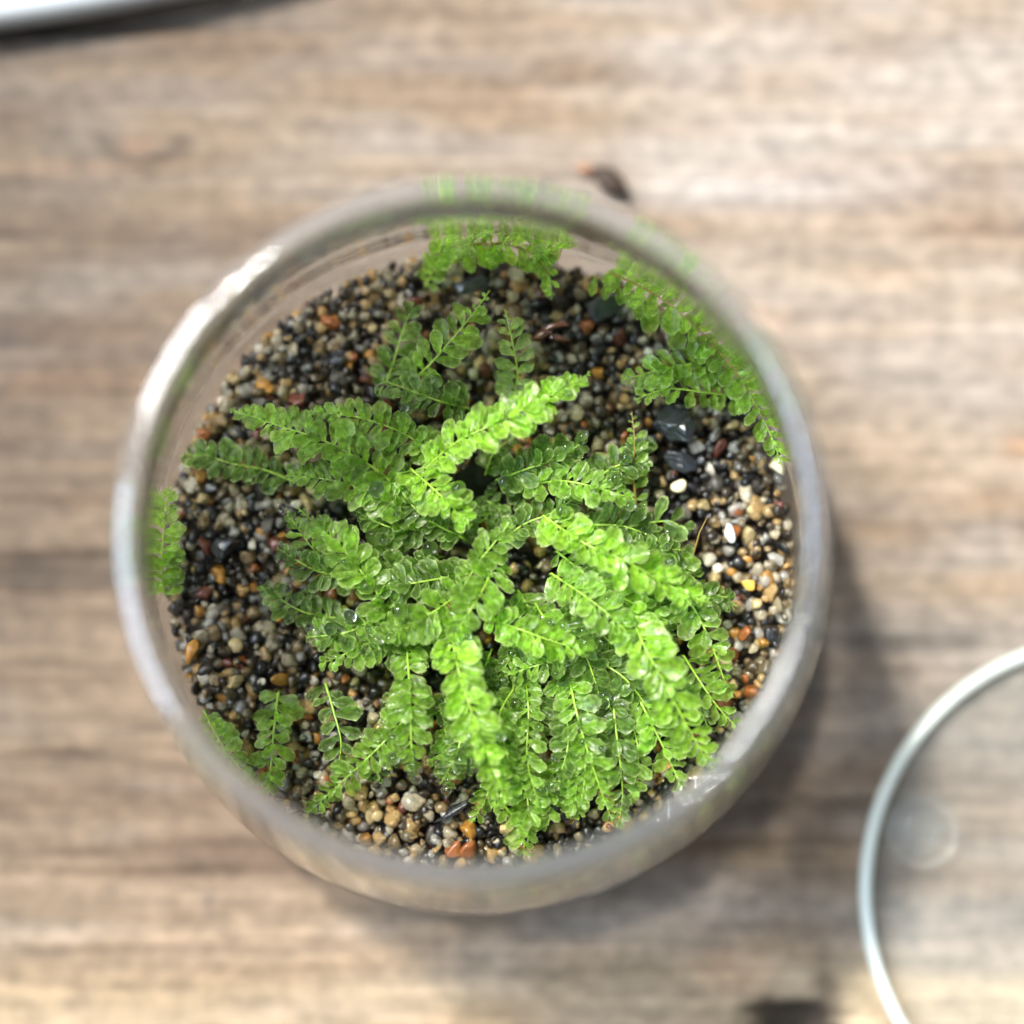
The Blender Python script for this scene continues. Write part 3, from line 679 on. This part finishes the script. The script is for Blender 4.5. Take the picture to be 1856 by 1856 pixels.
SH = [
 # left
 ('longest pale frond pointing left over the bare sand', [(735, 900, 26), (680, 850, 28.5), (590, 800, 29.5), (500, 770, 28.5), (418, 742, 27)], 3.3, 'mid', {}),
 ('straight frond with evenly set leaves just above the longest left frond', [(800, 830, 26), (730, 785, 28), (650, 757, 28), (555, 745, 27)], 2.9, 'mid', {}),
 ('frond under the longest left frond, row of clear wet leaf tips below it', [(760, 960, 26), (700, 905, 28), (640, 880, 28), (575, 866, 27), (518, 862, 26)], 3.0, 'mid', {}),
 ('frond with a thin bare tip reaching up left above the dark sand', [(720, 1140, 25), (680, 1070, 28), (625, 1000, 29), (575, 952, 29), (538, 918, 29)], 3.1, 'mid', {'bare': .16}),
 ('small blurred dark frond left of the longest frond', [(530, 872, 23.5), (480, 852, 24), (420, 840, 24.5), (370, 825, 24.5), (328, 828, 24)], 2.9, 'dark', {}),
 ('bright shoot pressed upright against the left glass wall', [(287, 1080, 23), (292, 1020, 26), (298, 950, 28), (303, 880, 28)], 3.0, 'mid', {}),
 ('short rounded frond pointing left above the lower left sand', [(760, 1130, 25), (710, 1150, 27), (650, 1175, 27), (578, 1205, 26)], 2.7, 'mid', {}),
 ('loose shoot with two long dark leaves beside an orange grain', [(590, 1240, 23.5), (605, 1290, 25), (618, 1345, 25.5), (612, 1395, 25)], 3.0, 'dark', {'space': 2.0}),
 ('upright glossy shoot at the lower left between wall and sand', [(505, 1255, 23), (497, 1320, 25), (492, 1380, 26), (486, 1440, 25)], 3.0, 'mid', {'space': 1.6}),
 ('blurred shoot behind the glass rim at lower left', [(370, 1290, 23), (400, 1345, 25), (430, 1390, 26), (460, 1425, 26)], 2.7, 'mid', {}),
 ('shoot at bottom left pointing down to the rim corner', [(760, 1270, 25), (715, 1325, 27), (655, 1385, 27), (600, 1435, 26), (555, 1478, 25)], 2.7, 'mid', {}),
 # bottom
 ('frond with a long bare needle tip pointing straight down', [(735, 1150, 26), (742, 1240, 29), (745, 1320, 29.5), (746, 1370, 29), (751, 1412, 28)], 2.9, 'mid', {'bare': .12}),
 ('thin almost leafless stem right of the needle tipped frond', [(850, 1280, 27), (835, 1340, 27), (822, 1380, 26.5), (808, 1420, 26)], 1.0, 'bright', {'space': 3.0}),
 ('large bright frond in front, pointing down at the bottom centre', [(815, 1120, 27), (830, 1210, 31), (862, 1310, 31.5), (892, 1390, 30.5), (918, 1455, 29)], 3.3, 'bright', {}),
 ('narrow upright frond right of the large bottom centre frond', [(950, 1210, 25), (958, 1290, 27), (955, 1370, 27.5), (968, 1430, 27), (985, 1475, 26)], 2.3, 'mid', {}),
 ('young rosette shoot at the very bottom touching the rim', [(905, 1450, 24), (930, 1480, 25.5), (948, 1515, 26), (950, 1555, 25.5)], 2.5, 'mid', {'space': 1.7}),
 ('frond with leaves in clear pairs at bottom right of centre', [(1030, 1220, 25), (1045, 1290, 27.5), (1068, 1370, 28), (1092, 1440, 27), (1110, 1490, 26)], 2.9, 'mid', {'space': 1.7}),
 ('inner shoot right of the paired leaf frond', [(1110, 1240, 25), (1115, 1310, 27), (1125, 1390, 27), (1128, 1450, 26), (1118, 1500, 25.5)], 2.8, 'dark', {'space': 1.6}),
 ('big arched frond at lower right with a thick yellow stem', [(1130, 1080, 27), (1165, 1165, 31), (1205, 1240, 31.5), (1245, 1315, 30.5), (1290, 1395, 28.5)], 3.5, 'bright', {'space': 1.6}),
 ('slender frond at the right edge with a yellowish stem', [(1215, 1040, 26), (1262, 1110, 27.5), (1290, 1170, 27.5), (1312, 1230, 26.5), (1330, 1265, 26)], 2.9, 'mid', {'space': 1.7}),
 ('lowest right shoot pointing at the white glint on the rim', [(1240, 1190, 25), (1272, 1240, 27), (1300, 1280, 27), (1335, 1318, 26)], 2.8, 'mid', {'space': 1.7}),
 ('dense bright frond pointing right over the moss mound', [(985, 935, 28), (1060, 985, 31), (1140, 1020, 32), (1215, 1062, 31), (1290, 1095, 30)], 3.3, 'bright', {}),
 ('leafy shoot left behind the dense right frond', [(1010, 1000, 26), (1080, 1055, 28), (1150, 1095, 28.5), (1220, 1130, 28)], 3.1, 'mid', {}),
 ('wet tipped shoot pointing right toward the sand', [(950, 880, 26), (1020, 872, 28.5), (1085, 885, 30), (1150, 905, 30)], 2.9, 'mid', {}),
 ('dark broad leaved shoot lying low at right on the sand', [(1120, 960, 24), (1165, 950, 25), (1210, 945, 25), (1250, 960, 24.5)], 3.4, 'dark', {'space': 2.2}),
 ('low dark shoot peeping out beside the brown sprig', [(1180, 1010, 24), (1215, 1005, 25), (1255, 1012, 25)], 3.0, 'dark', {'space': 2.0}),
 ('brightest thick frond pointing to the upper right', [(770, 850, 28), (830, 800, 31), (910, 762, 32.5), (990, 720, 32.5), (1068, 678, 31.5)], 3.3, 'bright', {'space': 1.15}),
 # upper
 ('open shoot with long oval leaves and a bare curled tip', [(735, 700, 24), (780, 660, 27), (825, 608, 28), (858, 568, 28), (888, 526, 28.5)], 3.3, 'mid', {'bare': .2, 'space': 1.8}),
 ('dim shoot behind the open oval leaved shoot', [(690, 720, 23), (712, 660, 24.5), (730, 600, 25.5), (750, 550, 25.5)], 3.1, 'dark', {'space': 1.9}),
 ('short blurred frond pointing left above the longest frond', [(850, 740, 25), (800, 728, 27), (745, 708, 27), (695, 690, 26)], 2.8, 'dark', {}),
 ('small glassy pale shoot standing alone beside the dead insect', [(930, 730, 24), (938, 680, 26.5), (930, 625, 28), (915, 560, 28)], 2.8, 'pale', {'space': 1.7, 'bare': .16}),
 ('creeping shoot running along the top glass wall', [(780, 465, 24), (840, 440, 26), (900, 440, 27), (960, 458, 27.5), (995, 500, 27), (1000, 540, 26)], 3.3, 'bright', {'space': 2.3, 'brown': True}),
 ('small upright shoot at the left end of the top wall shoots', [(770, 520, 23), (790, 480, 25), (800, 440, 27), (803, 405, 28)], 2.5, 'mid', {'space': 1.4}),
 ('shoot leaning on the top wall below the rim', [(870, 470, 24), (900, 435, 28), (920, 410, 31), (935, 392, 34)], 2.9, 'mid', {'space': 2.0, 'brown': True}),
 ('shoot climbing the glass at top right of centre', [(960, 470, 24), (1000, 440, 28), (1020, 415, 32), (1028, 395, 35)], 3.3, 'bright', {'space': 2.2}),
 ('long brown stemmed shoot curving along the upper right wall', [(1075, 500, 24.5), (1140, 525, 26), (1215, 570, 27), (1280, 630, 27), (1330, 690, 26)], 3.1, 'mid', {'space': 2.0, 'brown': True}),
 ('frond pointing left across the sand at upper right', [(1310, 655, 24), (1250, 660, 26), (1190, 672, 26.5), (1125, 690, 26)], 2.9, 'mid', {'space': 1.6}),
 ('shoot with hanging pale tipped leaves above the charcoal', [(1345, 720, 24), (1280, 712, 26), (1210, 705, 27), (1150, 725, 27)], 2.9, 'mid', {'space': 1.8}),
 ('bright shoot pressed on the right glass wall', [(1335, 650, 24), (1375, 720, 27), (1405, 780, 28), (1430, 840, 28)], 2.9, 'bright', {'space': 1.6}),
 ('thin hair stemmed shoot with tiny leaves beside the charcoal', [(1155, 930, 24), (1148, 860, 26), (1150, 800, 27), (1145, 745, 27)], 1.9, 'mid', {'space': 1.9, 'brown': True}),
 ('upright shoot rising up the glass at the top centre', [(830, 470, 24), (850, 430, 28), (858, 405, 32), (862, 390, 36)], 3.4, 'pale', {'space': 2.0, 'brown': True}),
 ('tallest leafy shoot against the top wall, right of the upright one', [(980, 480, 24), (975, 440, 28), (968, 410, 32), (965, 395, 36)], 3.4, 'pale', {'space': 2.0, 'brown': True}),
 ('broad leaved shoot spread on the upper right glass', [(1110, 490, 25), (1180, 500, 29), (1250, 540, 31), (1300, 600, 31)], 3.6, 'bright', {'space': 2.6, 'brown': True}),
 ('shoot hugging the right wall between the upper right sprays', [(1290, 590, 25), (1345, 630, 29), (1385, 690, 31), (1405, 750, 31)], 3.5, 'mid', {'space': 2.4, 'brown': True}),
 # middle
 ('shoot with a bright yellow stem in the very middle of the mound', [(835, 1075, 28), (860, 1030, 30), (895, 985, 31), (925, 945, 31)], 2.6, 'mid', {'space': 1.5}),
 ('bright rosette tip at the left of the dark hollow', [(745, 850, 27), (790, 890, 30), (825, 925, 31), (852, 958, 31)], 3.0, 'bright', {}),
 ('shadowed frond with big water beads below the brightest frond', [(900, 870, 25), (955, 850, 27), (1010, 830, 28), (1060, 800, 28)], 3.1, 'dark', {}),
 ('dark frond right of the black hollow with a visible stem', [(905, 985, 25), (950, 950, 27), (1000, 930, 27.5), (1045, 900, 27.5)], 2.8, 'dark', {}),
 ('row of small downturned wet leaves across the lower middle', [(880, 1120, 28), (940, 1140, 30), (1010, 1165, 30), (1075, 1180, 29.5)], 2.6, 'bright', {'space': 1.1}),
 ('small side frond under the row of downturned leaves', [(1060, 1180, 26), (1010, 1195, 27.5), (960, 1210, 27.5), (915, 1225, 27)], 2.4, 'mid', {}),
 ('thick frond filling the middle between hollow and front frond', [(900, 1010, 28), (880, 1060, 31), (850, 1110, 32), (815, 1160, 31)], 3.1, 'mid', {}),
 ('shoot pointing down left from the centre', [(850, 1060, 26), (800, 1100, 29), (745, 1130, 29.5), (690, 1160, 29)], 3.1, 'mid', {}),
 ('dark frond between centre and thin tipped left frond', [(850, 1040, 25), (790, 1050, 27.5), (730, 1060, 28), (665, 1065, 27.5)], 3.1, 'dark', {}),
 ('broad shoot at the right of centre pointing down right', [(1000, 1040, 27), (1060, 1080, 30), (1110, 1120, 31), (1150, 1160, 31)], 3.2, 'mid', {}),
 ('lower front shoot at right pointing to the rim', [(1150, 1250, 25), (1180, 1310, 27), (1210, 1370, 27), (1235, 1430, 26)], 2.9, 'mid', {'space': 1.6}),
 ('little frond poking out right of the bottom centre frond', [(930, 1250, 26), (905, 1300, 28), (920, 1370, 28), (925, 1420, 27)], 2.5, 'mid', {}),
]
for i, (lab, path, L, tone, kw) in enumerate(SH):
    shoot(lab, path, L, tone, seed=1000 + i, roll=random.uniform(-.25, .25), **kw)
# low shoots packed under the mound, nothing in the photo tells them apart
rf = random.Random(4)
MARKS = [(600, 830, 'under the longest left frond'), (650, 1040, 'under the left frond with the thin bare tip'), (650, 1190, 'beside the short rounded left frond'),
         (650, 1370, 'above the bottom left shoot'), (745, 1300, 'under the frond with the needle tip'), (870, 1300, 'under the large bright front frond'),
         (960, 1330, 'beside the narrow upright frond'), (1065, 1350, 'under the frond with paired leaves'), (1200, 1240, 'under the big arched lower right frond'),
         (1280, 1170, 'beside the slender right edge frond'), (1140, 1030, 'under the dense bright right frond'), (1080, 890, 'beside the wet tipped right shoot'),
         (980, 840, 'in the shade of the frond with big water beads'), (810, 800, 'under the brightest upper frond'), (800, 930, 'left of the black hollow'),
         (880, 1000, 'right at the centre of the mound'), (980, 1160, 'under the row of downturned wet leaves'), (740, 1080, 'between the centre and the left fronds')]
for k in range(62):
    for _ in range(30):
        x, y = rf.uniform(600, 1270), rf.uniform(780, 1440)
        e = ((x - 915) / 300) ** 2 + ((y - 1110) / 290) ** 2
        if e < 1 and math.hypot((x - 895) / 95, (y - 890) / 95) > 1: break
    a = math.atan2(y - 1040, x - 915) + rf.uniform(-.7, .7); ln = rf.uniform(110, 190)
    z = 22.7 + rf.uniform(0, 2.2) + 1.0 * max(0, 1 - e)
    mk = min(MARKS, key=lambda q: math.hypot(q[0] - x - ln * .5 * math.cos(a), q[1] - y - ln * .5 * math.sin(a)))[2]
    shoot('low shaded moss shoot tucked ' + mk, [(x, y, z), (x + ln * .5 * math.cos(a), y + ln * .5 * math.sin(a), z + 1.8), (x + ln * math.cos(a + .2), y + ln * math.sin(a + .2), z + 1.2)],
          rf.uniform(2.0, 3.0), rf.choice(['dark', 'dark', 'mid']), 'low moss shoots ' + mk, seed=5000 + k, roll=rf.uniform(-.4, .4))  # mostly dark leaves, shade under the mound put in their colour
for k, (x, y, a) in enumerate([(850, 900, .3), (905, 905, 2.2), (880, 860, -1.2), (925, 860, 1.0), (870, 940, 2.8), (690, 935, 1.2), (665, 960, -.5)]):  # extra dark shoots added to darken the shaded hollow and left gap
    shoot(['very dark little shoot at the lower edge of the black hollow', 'very dark little shoot at the left rim of the black hollow', 'dark sprig at the upper edge of the black hollow', 'dark sprig at the upper right corner of the black hollow', 'dark sprig below the black hollow, pointing left', 'dark low sprig in the gap between the left fronds', 'second dark sprig in that left gap, nearer the bare tip'][k], [(x, y, 22.8), (x + 45 * math.cos(a), y + 45 * math.sin(a), 23.6), (x + 85 * math.cos(a + .3), y + 85 * math.sin(a + .3), 23.6)], 2.3, 'dark', 'dark shoots added to shade the hollow', seed=7000 + k)
M_black = principled('matte_black', (0.006, 0.007, 0.005), 0.9, Specular_IOR_Level=0.05)[0]
chunk('charcoal_or_shade_piece', 890, 885, 22.3, (4.6, 4.2, 1.1), 0.6, M_black, 'dark lump added to blacken the shaded hollow in the moss', 'charcoal', 21)  # added black lump, stands in for deep shade in the hollow
chunk('charcoal_or_shade_piece', 675, 945, 22.4, (3.2, 2.0, 1.0), 0.2, M_black, 'dark lump added to deepen the shade between the two left fronds', 'charcoal', 22)  # added black lump, stands in for shade in the left gap
M_peb = principled('cream_stone', (0.60, 0.53, 0.34), 0.3)[0]
chunk('pebble', 1410, 842, 23.2, (1.5, 1.25, 1.0), 0.4, M_peb, 'bright cream pebble lying against the right glass wall', 'pebble', 31)
chunk('pebble', 1408, 822, 23.9, (0.95, 0.5, 0.5), 0.1, M_black, 'small black pebble resting on top of the cream pebble by the wall', 'pebble', 32)
chunk('pebble', 1228, 882, 22.7, (1.0, .95, 0.8), 0.4, M_peb, 'round cream pebble below the charcoal, next to the moss', 'pebble', 33)
chunk('pebble', 1322, 965, 22.7, (1.05, 1.25, 0.8), 0.2, principled('white_stone', (0.50, 0.49, 0.46), 0.3)[0], 'pale white pebble in the middle of the right sand', 'pebble', 34)
chunk('pebble', 1358, 1060, 22.7, (0.85, 1.1, 0.8), 0.2, principled('yellow_stone', (0.55, 0.33, 0.06), 0.3)[0], 'yellow pebble on the right sand near the wall', 'pebble', 35)
chunk('pebble', 345, 1185, 22.7, (0.9, 1.7, 0.8), -0.2, principled('orange_stone', (0.30, 0.14, 0.025), 0.3)[0], 'long orange brown pebble on the lower left sand', 'pebble', 36)
o = strip('brown_sprig', [W(1245, 1040, 23.5), W(1258, 1000, 25), W(1268, 965, 26), W(1283, 935, 26.5)], [.10, .10, .08, .04], .15, M_stem_brown); tag(o, 'thin dry brown sprig standing on the sand right of the moss', 'sprig')

# ------------------------------------------------------------------ water beads
def drop_mesh():
    prof = [(math.sin(t) * 1.0, 0.95 * math.cos(t)) for t in np.linspace(0.03, math.pi - 0.03, 12)]
    return lathe('water_bead', prof, 20, M_water)
DM = drop_mesh()
ctr = [v for v in ALL_LEAVES if v[2].z > 0.55]
rd = random.Random(8)
def near_center(v):
    c = v[1]; return math.hypot(c.x + 0.5, c.y + 3)
wet = [v for v in ctr if near_center(v) < 24]
rd.shuffle(wet)
for v in wet[:150]:
    o = bpy.data.objects.new('water_bead', DM); col.objects.link(o)
    tag(o, 'tiny clear water bead clinging to the tip of a green moss leaf', 'water bead', 'water beads on the moss leaf tips')
    s = rd.choice([.38, .46, .55, .65, .78, .92]); o.scale = (s, s * rd.uniform(.75, 1), s)
    o.location = (v[1] + v[2] * s * 0.75) * S; o.rotation_euler = v[2].to_track_quat('Z', 'Y').to_euler()
VV, FF = [], []; off = 0
bv, bf = ico(1)
for v in wet[150:] + wet[:150]:
    for _ in range(2):
        f = rd.uniform(.3, .95); s = rd.uniform(.06, .14)
        p = v[4].lerp(v[1], f / .86) + Vector((rd.uniform(-.3, .3), rd.uniform(-.3, .3), 0)) + v[2] * 0.06
        VV.append(bv * s + np.array(p)); FF.append(bf + off); off += len(bv)
o = link(bpy.data.objects.new('dew', mesh_np('dew', np.concatenate(VV), np.concatenate(FF), True, M_water)))
tag(o, 'fine dew specks scattered over the moss leaves', 'dew', kind='stuff')
print('leaves', len(ALL_LEAVES), 'objects', len(bpy.data.objects))
